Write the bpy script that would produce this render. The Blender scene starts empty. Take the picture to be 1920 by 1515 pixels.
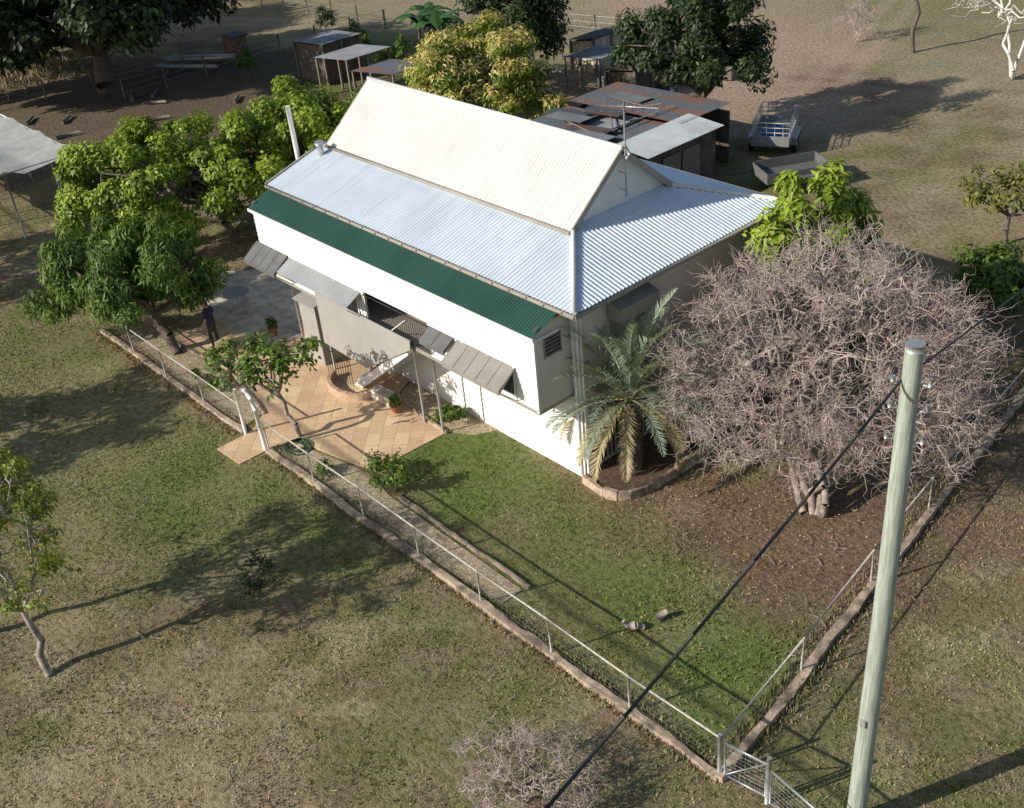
import bpy, math
import numpy as np
from mathutils import Vector, Matrix
scene=bpy.context.scene
PI=math.pi
# ------------------------------------------------------------------ helpers
class MB:
    def __init__(s): s.V=[];s.n=0;s.F=[];s.C=[]
    def add(s,v,f,m=0,sm=False,c=None):
        v=np.asarray(v,float).reshape(-1,3); f=np.asarray(f,int)
        if f.ndim==1: f=f[None,:]
        s.V.append(v); s.F.append((f+s.n,m,sm)); s.n+=len(v)
        if c is None: c=np.full((len(v),3),0.5)
        s.C.append(np.broadcast_to(np.asarray(c,float),(len(v),3)))
    def box(s,lo,hi,m=0):
        x0,y0,z0=lo;x1,y1,z1=hi
        s.add([(x0,y0,z0),(x1,y0,z0),(x1,y1,z0),(x0,y1,z0),(x0,y0,z1),(x1,y0,z1),(x1,y1,z1),(x0,y1,z1)],
              [(0,3,2,1),(4,5,6,7),(0,1,5,4),(1,2,6,5),(2,3,7,6),(3,0,4,7)],m)
    def obox(s,c,size,m=0,rz=0.,rx=0.,ry=0.):
        M=Matrix.Translation(c)@Matrix.Rotation(rz,4,'Z')@Matrix.Rotation(ry,4,'Y')@Matrix.Rotation(rx,4,'X')
        hx,hy,hz=[q/2 for q in size]
        P=[(-hx,-hy,-hz),(hx,-hy,-hz),(hx,hy,-hz),(-hx,hy,-hz),(-hx,-hy,hz),(hx,-hy,hz),(hx,hy,hz),(-hx,hy,hz)]
        s.add([tuple(M@Vector(p)) for p in P],[(0,3,2,1),(4,5,6,7),(0,1,5,4),(1,2,6,5),(2,3,7,6),(3,0,4,7)],m)
    def slab(s,pts,z0,z1,m=0):
        n=len(pts); v=[(x,y,z1) for x,y in pts]+[(x,y,z0) for x,y in pts]
        b=s.n; s.add(v,[list(range(n))],m)
        s.F.append((np.array([(i,(i+n),((i+1)%n)+n,(i+1)%n) for i in range(n)])+b,m,False))
    def tubes(s,segs,sides=6,m=0,c=None,cap=False):
        S=np.asarray(segs,float).reshape(-1,8)
        p0=S[:,0:3];p1=S[:,3:6];r0=S[:,6];r1=S[:,7]
        d=p1-p0; L=np.linalg.norm(d,axis=1,keepdims=True)+1e-9; d=d/L
        ref=np.where(np.abs(d[:,2:3])>0.9,np.array([[1.,0,0]]),np.array([[0,0,1.]]))
        a=np.cross(d,ref); a/=np.linalg.norm(a,axis=1,keepdims=True)+1e-9; b=np.cross(d,a)
        th=np.arange(sides)*2*PI/sides
        ring=a[:,None,:]*np.cos(th)[None,:,None]+b[:,None,:]*np.sin(th)[None,:,None]
        v=np.concatenate([p0[:,None,:]+ring*r0[:,None,None],p1[:,None,:]+ring*r1[:,None,None]],axis=1)
        N=len(S); k=np.arange(sides); k2=(k+1)%sides
        f=np.stack([k,k+sides,k2+sides,k2],axis=1)[None]+(np.arange(N)*2*sides)[:,None,None]
        base=s.n
        s.add(v.reshape(-1,3),f.reshape(-1,4),m,True,None)
        if cap:
            e=np.array([k+sides]*N)+(np.arange(N)*2*sides)[:,None]
            e0=np.array([k[::-1]]*N)+(np.arange(N)*2*sides)[:,None]
            s.F.append((e+base,m,False)); s.F.append((e0+base,m,False))
    def path(s,pts,r,sides=6,m=0,cap=True,r1=None):
        pts=[tuple(p) for p in pts]; n=len(pts)-1
        rr=np.linspace(r,r if r1 is None else r1,n+1)
        s.tubes([(*pts[i],*pts[i+1],rr[i],rr[i+1]) for i in range(n)],sides,m,None,cap)
    def build(s,name,mats,parent=None):
        me=bpy.data.meshes.new(name)
        V=np.concatenate(s.V); me.vertices.add(len(V)); me.vertices.foreach_set('co',V.ravel())
        lv=[];ls=[];mi=[];sm=[];st=0
        for f,m,q in s.F:
            n,k=f.shape; lv.append(f.ravel()); ls.append(st+np.arange(n)*k); st+=n*k
            mi.append(np.full(n,m)); sm.append(np.full(n,q))
        lv=np.concatenate(lv);ls=np.concatenate(ls)
        me.loops.add(len(lv)); me.loops.foreach_set('vertex_index',lv.astype(np.int32))
        me.polygons.add(len(ls)); me.polygons.foreach_set('loop_start',ls.astype(np.int32))
        me.polygons.foreach_set('material_index',np.concatenate(mi).astype(np.int32))
        me.polygons.foreach_set('use_smooth',np.concatenate(sm).astype(bool))
        me.update(calc_edges=True)
        at=me.attributes.new('Col','FLOAT_COLOR','POINT')
        C=np.concatenate([np.concatenate(s.C),np.ones((len(V),1))],axis=1)
        at.data.foreach_set('color',C.astype(np.float32).ravel())
        for m in mats: me.materials.append(m)
        ob=bpy.data.objects.new(name,me); scene.collection.objects.link(ob)
        if parent: ob.parent=parent
        return ob
def empty(name):
    e=bpy.data.objects.new(name,None); scene.collection.objects.link(e); return e
class NT:
    def __init__(s,name):
        s.m=bpy.data.materials.new(name); s.m.use_nodes=True; s.t=s.m.node_tree; s.N=s.t.nodes; s.L=s.t.links
        s.b=s.N['Principled BSDF']; s.pos=s.N.new('ShaderNodeNewGeometry').outputs['Position']
    def ins(s,n,k,v):
        if isinstance(v,bpy.types.NodeSocket): s.L.new(v,n.inputs[k])
        elif v is not None:
            if isinstance(v,tuple) and len(v)==3 and n.inputs[k].type=='RGBA': v=(*v,1)
            n.inputs[k].default_value=v
    def noise(s,scale,detail=4,rough=.55,vec=None,dist=0):
        n=s.N.new('ShaderNodeTexNoise'); s.ins(n,'Vector',vec or s.pos); n.inputs['Scale'].default_value=scale
        n.inputs['Detail'].default_value=detail; n.inputs['Roughness'].default_value=rough; n.inputs['Distortion'].default_value=dist
        return n.outputs['Fac']
    def ramp(s,f,a,b,c0=0.,c1=1.):
        n=s.N.new('ShaderNodeMapRange'); n.interpolation_type='SMOOTHSTEP'
        s.ins(n,0,f); n.inputs[1].default_value=a;n.inputs[2].default_value=b;n.inputs[3].default_value=c0;n.inputs[4].default_value=c1
        return n.outputs[0]
    def mix(s,f,a,b,mode='MIX'):
        n=s.N.new('ShaderNodeMix'); n.data_type='RGBA'; n.blend_type=mode
        s.ins(n,0,f)
        for k,v in ((6,a),(7,b)): s.ins(n,k,v)
        return n.outputs[2]
    def math(s,op,a,b=None):
        n=s.N.new('ShaderNodeMath'); n.operation=op; s.ins(n,0,a)
        if b is not None: s.ins(n,1,b)
        return n.outputs[0]
    def vscale(s,sc,vec=None,rot=(0,0,0)):
        n=s.N.new('ShaderNodeMapping'); s.ins(n,'Vector',vec or s.pos); n.inputs['Scale'].default_value=sc; n.inputs['Rotation'].default_value=rot
        return n.outputs[0]
    def bump(s,h,st=.5,d=.02):
        n=s.N.new('ShaderNodeBump'); s.ins(n,'Height',h); n.inputs['Strength'].default_value=st; n.inputs['Distance'].default_value=d
        s.L.new(n.outputs[0],s.b.inputs['Normal'])
    def attr(s):
        a=s.N.new('ShaderNodeAttribute'); a.attribute_name='Col'; return a.outputs['Color']
    def out(s,col,rough=.8,metal=0,spec=.3):
        s.ins(s.b,'Base Color',col); s.ins(s.b,'Roughness',rough); s.b.inputs['Metallic'].default_value=metal
        s.b.inputs['Specular IOR Level'].default_value=spec
        return s.m
def simple(name,col,rough=.7,var=.25,scale=3.,metal=0,bump=0,bs=40,spec=.3,stretch=None):
    n=NT(name); vec=n.vscale(stretch) if stretch else None
    f=n.noise(scale,3,.6,vec)
    c=n.mix(n.ramp(f,.3,.7),tuple(q*(1-var) for q in col),tuple(min(1,q*(1+var*.6)) for q in col))
    if bump: n.bump(n.noise(bs,3,.6,vec),bump,.02)
    return n.out(c,rough,metal,spec)
def leafmat(name,rough=.45,trans=.3):
    n=NT(name); col=n.attr()
    n.out(col,rough,0,.35)
    tr=n.N.new('ShaderNodeBsdfTranslucent'); 
    c2=n.mix(1.0,col,(1.0,1.0,.45),'MULTIPLY'); n.L.new(c2,tr.inputs[0])
    ms=n.N.new('ShaderNodeMixShader'); ms.inputs[0].default_value=trans
    n.L.new(n.b.outputs[0],ms.inputs[1]); n.L.new(tr.outputs[0],ms.inputs[2])
    n.L.new(ms.outputs[0],n.N['Material Output'].inputs['Surface'])
    return n.m
def litter(name):
    n=NT(name); return n.out(n.attr(),.9,0,.1)
# ------------------------------------------------------------------ materials
M_leaf=leafmat('foliage')
M_blade=litter('dry_blades')
M_bark=simple('bark',(.17,.135,.11),.9,.5,6,bump=.6,bs=25,stretch=(3,3,.6))
M_barkp=simple('pale_bark',(.36,.31,.26),.85,.4,6,bump=.4,bs=25)
M_twig=simple('twig_bark',(.49,.395,.36),.85,.35,3)
M_limb=simple('frangipani_bark',(.33,.265,.225),.9,.45,5,bump=.5,bs=20)
M_white=simple('white_paint',(.82,.805,.77),.5,.06,2)
M_cream_shade=simple('cream_shade_weatherboard',(.70,.64,.55),.55,.06,1.5)  # for walls turned away from the sun; their shade is in the colour
M_trim=simple('trim_beige',(.34,.31,.27),.5,.1,2)
M_hood=simple('hood_taupe',(.29,.27,.24),.5,.12,2)
M_grey=simple('grey_sheet',(.38,.365,.34),.6,.08,1.2)
M_dgrey=simple('dark_grey',(.15,.15,.15),.6,.15,3)
M_black=simple('black_metal',(.03,.03,.03),.5,.1,3)
M_glass=simple('window_glass',(.03,.035,.045),.08,.1,1,spec=.6)
M_galv=simple('galvanised',(.46,.47,.47),.4,.15,8,metal=.5)
M_pipe=simple('fence_pipe',(.50,.47,.41),.5,.25,9)
M_wire=simple('old_wire',(.22,.20,.17),.6,.2,8)
M_dirt=simple('soil',(.12,.08,.055),.95,.4,8,bump=.6,bs=30)
def roofmat(name,col,rough,metal,dirt,streak=.18,sv=(9,.25,1)):
    n=NT(name); f=n.noise(.6,4,.6)
    v=n.vscale(sv); h=n.noise(1,2,.6,v)
    c=n.mix(n.ramp(f,.35,.75),col,tuple(q*(1-dirt) for q in col)); c=n.mix(n.ramp(h,.45,.8,0,streak),c,tuple(q*.6 for q in col))
    return n.out(c,rough,metal,.4)
M_roof=roofmat('zincalume_roof',(.74,.82,.90),.38,.08,.12,.4)
M_roofw=roofmat('white_roof',(.74,.735,.70),.4,0,.08,.28)
M_green=roofmat('green_roof',(.036,.10,.078),.42,0,.25,.4)
M_trans=roofmat('pale_awning',(.42,.43,.44),.45,0,.25)
def rusty():
    n=NT('rusty_iron'); v=n.vscale((.25,1.4,1)); f=n.noise(1.2,5,.65,v); g=n.noise(7,4,.7)
    c=n.mix(n.ramp(f,.44,.64),(.075,.095,.12),(.16,.075,.05)); c=n.mix(n.ramp(g,.5,.75,0,.6),c,(.20,.20,.20))
    return n.out(c,.65,.1,.3)
M_rust=rusty()
def timber(name,col):
    n=NT(name); v=n.vscale((8,8,.6)); f=n.noise(3,5,.65,v); c=n.mix(n.ramp(f,.3,.7),tuple(q*.6 for q in col),col); n.bump(f,.5,.02)
    return n.out(c,.85)
M_wood=timber('weathered_timber',(.26,.22,.18))
M_pole=timber('treated_pole',(.44,.49,.41))
def paver():
    n=NT('sandstone_pavers')
    v=n.vscale((1,1,1),rot=(0,0,math.radians(45)))
    br=n.N.new('ShaderNodeTexBrick'); n.L.new(v,br.inputs['Vector']); br.inputs['Scale'].default_value=1.0
    br.offset=0.5; br.inputs['Brick Width'].default_value=.6; br.inputs['Row Height'].default_value=.4; br.inputs['Mortar Size'].default_value=.010
    br.inputs['Color1'].default_value=(.60,.43,.27,1); br.inputs['Color2'].default_value=(.80,.61,.38,1); br.inputs['Mortar'].default_value=(.42,.28,.18,1)
    f=n.noise(.9,5,.65); c=n.mix(n.ramp(f,.4,.65,0,.7),br.outputs['Color'],(.60,.38,.25)); g=n.noise(22,4,.7); c=n.mix(n.ramp(g,.4,.75,0,.5),c,(.44,.32,.22))
    n.bump(br.outputs['Fac'],-.4,.01)
    return n.out(c,.85)
M_pav=paver()
M_conc=simple('concrete',(.66,.59,.48),.9,.3,2.5,bump=.3,bs=30)
M_kerb=simple('kerb_concrete',(.42,.33,.245),.95,.55,2.8,bump=.8,bs=14)
def mulch():
    n=NT('dry_mulch'); f=n.noise(14,4,.75,dist=1.5); g=n.noise(1.2,3,.6)
    c=n.mix(n.ramp(f,.35,.65),(.22,.165,.11),(.70,.58,.40)); c=n.mix(n.ramp(g,.5,.75,0,.7),c,(.24,.20,.10)); n.bump(f,.9,.04)
    return n.out(c,.95)
M_mulch=mulch()
# ------------------------------------------------------------------ ground: colour zones stored per vertex, fine grass in the shader
def vnoise(x,y,sc,seed):
    r=np.random.default_rng(seed); T=r.random((256,256)); x=x*sc+1000;y=y*sc+1000
    xi=np.floor(x).astype(int);yi=np.floor(y).astype(int);fx=x-xi;fy=y-yi;fx=fx*fx*(3-2*fx);fy=fy*fy*(3-2*fy)
    a=T[xi%256,yi%256];b=T[(xi+1)%256,yi%256];c=T[xi%256,(yi+1)%256];d=T[(xi+1)%256,(yi+1)%256]
    return (a*(1-fx)+b*fx)*(1-fy)+(c*(1-fx)+d*fx)*fy
def fbm(x,y,sc,seed,o=4):
    s=0;w=0
    for i in range(o): s=s+vnoise(x,y,sc*2**i,seed+i)*.55**i; w+=.55**i
    return s/w
def sst(v,a,b): t=np.clip((v-a)/(b-a),0,1); return t*t*(3-2*t)
TAN=(.43,.34,.20); OLIVE=(.275,.235,.11); GREEN=(.165,.235,.06); BROWN=(.25,.165,.115); DIRT=(.56,.41,.31)
def ground_col(x,y):
    c=np.empty((len(x),3)); c[:]=OLIVE
    def mx(m,col):
        nonlocal c; m=np.clip(m,0,1)[:,None]; c=c*(1-m)+np.array(col)*m
    wob=fbm(x,y,.7,50)-.5
    mx(sst(fbm(x,y,.14,1),.38,.60),TAN)
    mx(sst(fbm(x,y,.6,9),.45,.64)*.85,(.27,.215,.12))
    mx(sst(fbm(x+5,y,1.3,19),.50,.70)*.6,(.50,.42,.27))
    mx(sst(fbm(x+5,y-9,.35,29),.48,.66)*.5,(.20,.235,.08))
    mx(sst(fbm(x-15,y+9,.9,39),.58,.70)*.6,(.36,.26,.18))
    def blob(x0,y0,r,s,a,sx=1,sy=1):
        d=np.hypot((x-x0)*sx,(y-y0)*sy)+wob*r*2.2; return a*(1-sst(d,r,r+s))
    patch=.55+.9*(fbm(x-3,y+7,1.0,90)-.2)
    mx(blob(-27,40,14,10,.5,.7,1),(.50,.42,.29))
    for q in [(7.0,-2.9,.8,1.5,.95,1,1),(-2.6,-1.7,1.0,1.4,.9,.6,1),(1.0,-2.4,1.2,2.0,.45,.45,1),(-6.0,-6.3,1.0,2.0,.7,.5,1),(4.5,-1.5,1.2,2.4,.35,.8,1),
              (-13,-7.5,1.4,2.8,.35,.4,1),(-20,-8,2.5,4,.3,1,1),(-27,31,3,5,.35,1,1),(-16,46,4,5,.4,1,1),(-38,19,4,4,.6,.8,1),(-48,30,5,5,.3,1,1)]: mx(blob(*q)*np.clip(patch,0,1),GREEN)
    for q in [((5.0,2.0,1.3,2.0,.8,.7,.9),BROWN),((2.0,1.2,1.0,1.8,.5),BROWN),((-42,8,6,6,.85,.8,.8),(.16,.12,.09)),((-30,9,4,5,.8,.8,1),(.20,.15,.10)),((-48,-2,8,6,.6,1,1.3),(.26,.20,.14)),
              ((-19,22,4,4,.7,1,.8),DIRT),((-19,32,2.2,4,.75,.8,.7),DIRT),((-26,36,2.5,5,.6,.6,.8),DIRT),((-34,41,3,5,.55,.6,1),DIRT),((-13,27,2,4,.5),DIRT),((-48,32,4,6,.4,.8,1),DIRT),((6.5,9,2,3,.6,1,.5),BROWN),((-12.5,30.5,1.0,1.5,.8,.6,.9),(.25,.15,.11)),((-9,24,1.5,2,.5),(.5,.37,.26))]: mx(blob(*q[0]),q[1])
    for off in (-.8,.8):
        d=np.abs((y-30)-(x+20)*.28-1.5*np.sin(x*.12)-off); mx((1-sst(d,.15,.7))*.45*(x>-60)*(x<-2),(.60,.48,.35))
    for off in (-.75,.75):
        d=np.abs((x+10.5)-(y-22)*-.35-off); mx((1-sst(d,.15,.6))*.45*(y>23)*(y<50),(.60,.46,.34))
    d=np.abs(y+5.05)+wob*.5; mx((1-sst(d,.05,.45))*.55*(x<8.4)*(x>-18),(.36,.26,.17))
    d=np.abs(x-(8.45-(y+4.9)*.136))+wob*.6; mx((1-sst(d,.1,.7))*.5*(y>-5),(.33,.24,.17))
    return c
def ground():
    n=NT('dry_grass')
    fin=n.noise(6,4,.72); vf=n.noise(27,3,.8)
    c=n.attr()
    c=n.mix(n.ramp(fin,.42,.70,0,.55),c,n.mix(1.0,c,(1.5,1.5,1.6),'MULTIPLY'))
    c=n.mix(n.ramp(fin,.52,.32,0,.8),c,n.mix(1.0,c,(.42,.47,.38),'MULTIPLY'))
    c=n.mix(n.ramp(vf,.60,.34,0,.75),c,n.mix(1.0,c,(.40,.40,.37),'MULTIPLY'))
    n.bump(n.math('ADD',n.math('MULTIPLY',vf,.5),fin),1.0,.09)
    return n.out(c,.95,0,.12)
M_ground=ground()
g=MB()
gx=np.concatenate([[-400,-200,-120],np.arange(-90,-30,.9),np.arange(-30,16,.3),[16,20,30,60,400]]); gy=np.concatenate([[-400,-100,-40],np.arange(-18,16,.3),np.arange(16,60,.6),[60,70,90,150,400]])
X,Y=np.meshgrid(gx,gy,indexing='ij'); nx_,ny_=X.shape; xx,yy=X.ravel(),Y.ravel()
i,j=np.meshgrid(np.arange(nx_-1),np.arange(ny_-1),indexing='ij'); q=(i*ny_+j).ravel()
g.add(np.c_[xx,yy,0*xx],np.stack([q,q+ny_,q+ny_+1,q+1],1),0,True,ground_col(xx,yy)); g.build('ground',[M_ground])
def grass_tufts():
    r=np.random.default_rng(3); mb=MB(); N=130000
    x=r.uniform(-24,14,N*3); y=r.uniform(-16,14,N*3)
    ok=~((x>-15)&(x<-4.2)&(y>-4.9)&(y<0.2))&~((x>-12.6)&(x<.2)&(y>-.2)&(y<7.6))&~((x>-8.7)&(x<-7.3)&(y>-5.9)&(y<-4))&~((x>0)&(x<1.6)&(y>-.3)&(y<7))
    ok&=(((x-5.2)**2+(y-2.4)**2)>1.8**2)|(r.random(N*3)<.2)
    ok&=(fbm(x,y,1.1,77)+r.normal(0,.10,N*3))>.47
    x=x[ok][:N];y=y[ok][:N]
    m=6000; xf=r.uniform(-18,8.2,m); yf=-4.87+np.where(r.random(m)<.6,1,-1)*r.uniform(.08,.3,m); k=~((xf>-8.8)&(xf<-7.3)); xs=np.r_[xf[k]]; ys=np.r_[yf[k]]
    m=4000; yr=r.uniform(-4.8,12,m); xr=8.3-(yr+4.9)*.136+np.where(r.random(m)<.6,-1,1)*r.uniform(.10,.35,m)
    x=np.r_[x,xs,xr]; y=np.r_[y,ys,yr]; n=len(x); tall=np.r_[np.zeros(n-len(xs)-len(xr)),np.ones(len(xs)+len(xr))]
    a=r.uniform(0,2*PI,n); h=r.uniform(.02,.06,n)*(1+2.2*tall*r.random(n)); w=r.uniform(.008,.026,n)
    gp=np.exp(-((x-7)**2+(y+2.9)**2)/2.2); h*=1+1.4*gp
    p=np.stack([x,y,np.zeros(n)],1); d=np.stack([np.cos(a),np.sin(a),np.zeros(n)],1)*w[:,None]
    t=p+np.stack([r.normal(0,.03,n),r.normal(0,.03,n),h],1)
    v=np.stack([p-d,p+d,t],1).reshape(-1,3)
    c=ground_col(x,y)*r.uniform(.5,1.25,(n,1)); gm=(r.random(n)<.3)[:,None]; c=np.where(gm,c*np.array([.75,1.0,.6]),c)
    mb.add(v,np.arange(3*n).reshape(-1,3),0,False,np.repeat(c,3,axis=0))
    return mb.build('lawn_grass',[M_blade])
grass_tufts()
# ------------------------------------------------------------------ paving
mb=MB(); mb.slab([(-15.6,-3.6),(-12.2,-3.3),(-9.2,-3.9),(-8.6,-4.7),(-8.6,-5.8),(-7.45,-5.75),(-7.45,-4.5),(-6.6,-3.95),(-4.4,-3.5),(-4.3,-1.05),(-6.9,-.85),(-7.3,-.02),(-15.6,-.02)],0,.03)
mb.build('patio_paving',[M_pav])
mb=MB(); mb.slab([(-19.5,-.6),(-15.9,-1.9),(-12.6,-1.7),(-12.0,-.1),(-12.9,.9),(-16.5,2.6)],0,.036); mb.build('concrete_path',[M_conc])
mb=MB()
mb.slab([(-17.8,-4.7),(-9.0,-4.7),(-9.2,-4.0),(-12.2,-3.42),(-15.6,-3.7),(-17.8,-3.0)],0,.022)
mb.slab([(-7.3,-4.7),(-1,-4.72),(1.9,-4.6),(1.9,-3.95),(-3.2,-3.85),(-4.4,-3.62),(-6.6,-4.05)],0,.022)
mb.slab([(-7.2,-.02),(-6.85,-.8),(-4.3,-1.0),(-3.6,-.6),(-3.3,-.02)],0,.02)
mb.slab([(-18.5,2.4),(-13.0,1.0),(-12.8,2.6),(-17,5)],0,.018)
mb.build('mulch_garden_bed',[M_mulch])
mb=MB()
def wob_kerb(mb,p0,p1,w,h,seed,m=0,step=.45):
    r=np.random.default_rng(seed); p0=np.array(p0,float);p1=np.array(p1,float); L=np.linalg.norm(p1-p0); d=(p1-p0)/L
    t=np.linspace(0,L,max(2,int(L/.12))); k=len(t); nn=np.array([-d[1],d[0]])
    def sm(s_): q=r.normal(0,1,k+8); return np.convolve(q,np.ones(9)/3,'valid')[:k]*s_
    wl=w/2*(1+sm(.16)); wr=w/2*(1+sm(.16)); hh=h*(1+sm(.16)); of=sm(.012)
    c=p0+d*t[:,None]+nn*of[:,None]
    A=c-nn*wl[:,None];B=c+nn*wr[:,None]
    V=np.concatenate([np.c_[A,0*t-.01],np.c_[A+nn*.015,hh],np.c_[B-nn*.015,hh*.97],np.c_[B,0*t-.01]]); i=np.arange(k-1)
    F=np.concatenate([np.stack([i+j*k,i+1+j*k,i+1+(j+1)*k,i+(j+1)*k],1) for j in range(3)])
    mb.add(V,F,m); mb.add(V[[0,k,2*k,3*k]],[(0,1,2,3)],m); mb.add(V[[k-1,2*k-1,3*k-1,4*k-1]],[(3,2,1,0)],m)
wob_kerb(mb,(-18,-4.85),(-8.75,-4.85),.18,.10,1); wob_kerb(mb,(-7.4,-4.87),(8.3,-4.9),.2,.11,2); wob_kerb(mb,(8.34,-4.98),(6.25,10.6),.2,.13,3); wob_kerb(mb,(6.25,10.6),(4.6,22),.2,.13,4)
mb.build('fence_kerb',[M_kerb])
mb=MB(); wob_kerb(mb,(-3.0,-3.72),(2.0,-3.8),.1,.08,5); wob_kerb(mb,(-6.95,-.83),(-4.25,-1.08),.1,.12,6,step=.3); wob_kerb(mb,(-9.1,-3.95),(-12.2,-3.35),.1,.1,7,step=.3); wob_kerb(mb,(-12.2,-3.35),(-15.6,-3.65),.1,.1,8,step=.3)
mb.build('garden_edging',[M_kerb])
mb=MB(); bed=[(.12,-.12),(.9,-.25),(1.25,-.12),(1.45,.12),(1.55,.5),(1.62,1.6),(1.7,3.2),(1.75,6.5)]
for i in range(len(bed)-1): wob_kerb(mb,bed[i],bed[i+1],.15,.24,20+i,step=.3)
mb.slab([(.02,.0)]+[(x-.06,y+.04) for x,y in bed[1:]]+[(.02,6.5)],0,.15,1)
mb.build('palm_garden_bed',[M_kerb,M_dirt])
# ------------------------------------------------------------------ house
house=empty('queenslander_house')
def corr(mb,o,u,v,nrm,W,v0,v1,m=0,per=.1,amp=.014):
    n=int(W/per*6); us=np.linspace(0,W,n+1); o,u,v,nrm=[np.array(q,float) for q in (o,u,v,nrm)]
    off=amp*np.sin(us/per*2*PI)
    a=o+us[:,None]*u+np.array([v0(t) for t in us])[:,None]*v+off[:,None]*nrm
    b=o+us[:,None]*u+np.array([v1(t) for t in us])[:,None]*v+off[:,None]*nrm
    V=np.stack([a,b],1).reshape(-1,3); i=np.arange(n)*2
    mb.add(V,np.stack([i,i+2,i+3,i+1],1),m,True)
ov=.4; k=.287; ZE=5.01
XL=-12.84; YB=7.63; XG=-1.78; Y1=1.78; Y2=5.46; YM=3.62; ZG=5.64; ZR=7.14
def unit(a): a=np.array(a,float); return a/np.linalg.norm(a)
roof=MB()
PR=.125; AR=.019
vf=np.array([0,1,k]); nf=unit((0,-k,1))
corr(roof,(XL,-ov,ZE),(1,0,0),vf,nf,ov-XL,lambda t:0,lambda t:min(2.3,ov-XL-t+.001),0,PR,AR)
vb=np.array([0,-1,k]); nb=unit((0,k,1))
corr(roof,(ov,YB,ZE),(-1,0,0),vb,nb,ov-XL,lambda t:0,lambda t:min(2.3,t+.001),0,PR,AR)
vr=np.array([-1,0,k]); nr=unit((k,0,1))
corr(roof,(ov,-ov,ZE),(0,1,0),vr,nr,YB+ov,lambda t:0,lambda t:min(2.5,t+.001,YB+ov-t+.001),0,PR,AR)
roof.build('lower_roof',[M_roof],house)
kg=(ZR-ZG)/(YM-Y1); gr=MB()
e=.06
corr(gr,(-12.5,Y1-e,ZG-e*kg+.10),(1,0,0),(0,1,kg),unit((0,-kg,1)),12.5+XG,lambda t:0,lambda t:YM-Y1+e,0,PR,AR)
corr(gr,(XG,Y2+e,ZG-e*kg+.10),(-1,0,0),(0,-1,kg),unit((0,kg,1)),12.5+XG,lambda t:0,lambda t:YM-Y1+e,0,PR,AR)
gr.build('gable_roof',[M_roofw],house)
rt=MB()
rt.path([(-12.52,YM,ZR+.115),(XG+.02,YM,ZR+.115)],.06,8,0)
rt.path([(ov,-ov,ZE+.03),(XG,Y1,ZG+.05)],.055,8,0); rt.path([(ov,YB,ZE+.03),(XG,Y2,ZG+.05)],.055,8,0)
rt.build('ridge_capping',[M_roofw],house)
bt=MB()
for ys,sg in ((Y1,1),(Y2,-1)):
    for xx in (XG,-12.5):
        L=math.hypot(YM-Y1+.06,(YM-Y1+.06)*kg); c=(xx,(ys+YM)/2-.03*sg,(ZG+ZR)/2+.01)
        bt.obox(c,(.035,L,.15),0,0,math.atan(kg)*sg)
def gutter(mb,a,b,m=0):
    mb.path([a,b],.05,8,m)
gutter(bt,(XL,-ov-.05,ZE-.05),(ov+.05,-ov-.05,ZE-.05)); gutter(bt,(ov+.05,-ov-.05,ZE-.05),(ov+.05,YB+.05,ZE-.05)); gutter(bt,(XL,YB+.05,ZE-.05),(ov+.05,YB+.05,ZE-.05))
gutter(bt,(-12.5,Y1-.12,ZG+.02),(XG,Y1-.12,ZG+.02)); gutter(bt,(-12.5,Y2+.12,ZG+.02),(XG,Y2+.12,ZG+.02))
bt.box((XL,-ov,ZE-.16),(ov,-ov+.03,ZE-.03)); bt.box((ov-.03,-ov+.03,ZE-.16),(ov,YB,ZE-.03)); bt.box((XL,YB-.03,ZE-.16),(ov-.03,YB,ZE-.03))
bt.obox((XL,.7,(ZE+5.6)/2+.02),(.05,2.35,.12),0,0,math.atan(k)); bt.obox((XL,6.5,(ZE+5.6)/2+.02),(.05,2.35,.12),0,0,-math.atan(k))
for i in range(22):
    xx=XL+.3+i*.6; bt.box((xx,-ov-.13,ZE-.03),(xx+.03,-ov+.02,ZE-.005))
bt.build('gutters_and_bargeboards',[M_trim],house)
def wb(mb,p0,p1,z0,z1,nrm,m=0,per=.15,th=.022):
    p0=np.array(p0,float);p1=np.array(p1,float);nn=np.array(nrm,float); n=int(round((z1-z0)/per)); per=(z1-z0)/n
    V=[];F=[]
    for i in range(n):
        a=z0+i*per;b=a+per
        o=nn*th; i0=len(V)
        V+= [(*(p0+o),a),(*(p1+o),a),(*p1,b),(*p0,b),(*p0,a),(*p1,a)]
        F+= [(i0,i0+1,i0+2,i0+3),(i0+4,i0+5,i0+1,i0)]
    mb.add(V,F,m)
w=MB()
HL=-12.4; HW=7.23
w.box((HL+.02,.03,0),(-.03,HW-.03,4.95),1)
wb(w,(0,0),(0,HW),2.5,4.98,(1,0)); wb(w,(0,.0),(0,HW),.0,2.5,(1,0))
wb(w,(HL,0),(0,0),2.62,4.98,(0,-1),1); wb(w,(0,HW),(HL,HW),0,4.98,(0,1)); wb(w,(HL,HW),(HL,0),0,4.98,(-1,0),1)
wb(w,(HL,0),(0,0),0,2.38,(0,-1),1,per=.17)
for (x,y) in ((-.03,-.025),(HL-.03,-.025)): w.box((x,y,0),(x+.08,y+.05,4.97),1)
for xg in (-2.0,HL+.1):
    n=10
    for i in range(n):
        a=ZG-.1+i*(ZR-ZG+.1)/n; b=a+(ZR-ZG+.1)/n
        f=lambda z:max(.0,(ZR+.08-z)/kg)
        w.add([(xg+.022,YM-f(a),a),(xg+.022,YM+f(a),a),(xg,YM+f(b),b),(xg,YM-f(b),b),(xg,YM-f(a),a),(xg,YM+f(a),a)],[(0,1,2,3),(4,5,1,0)],1)
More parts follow.
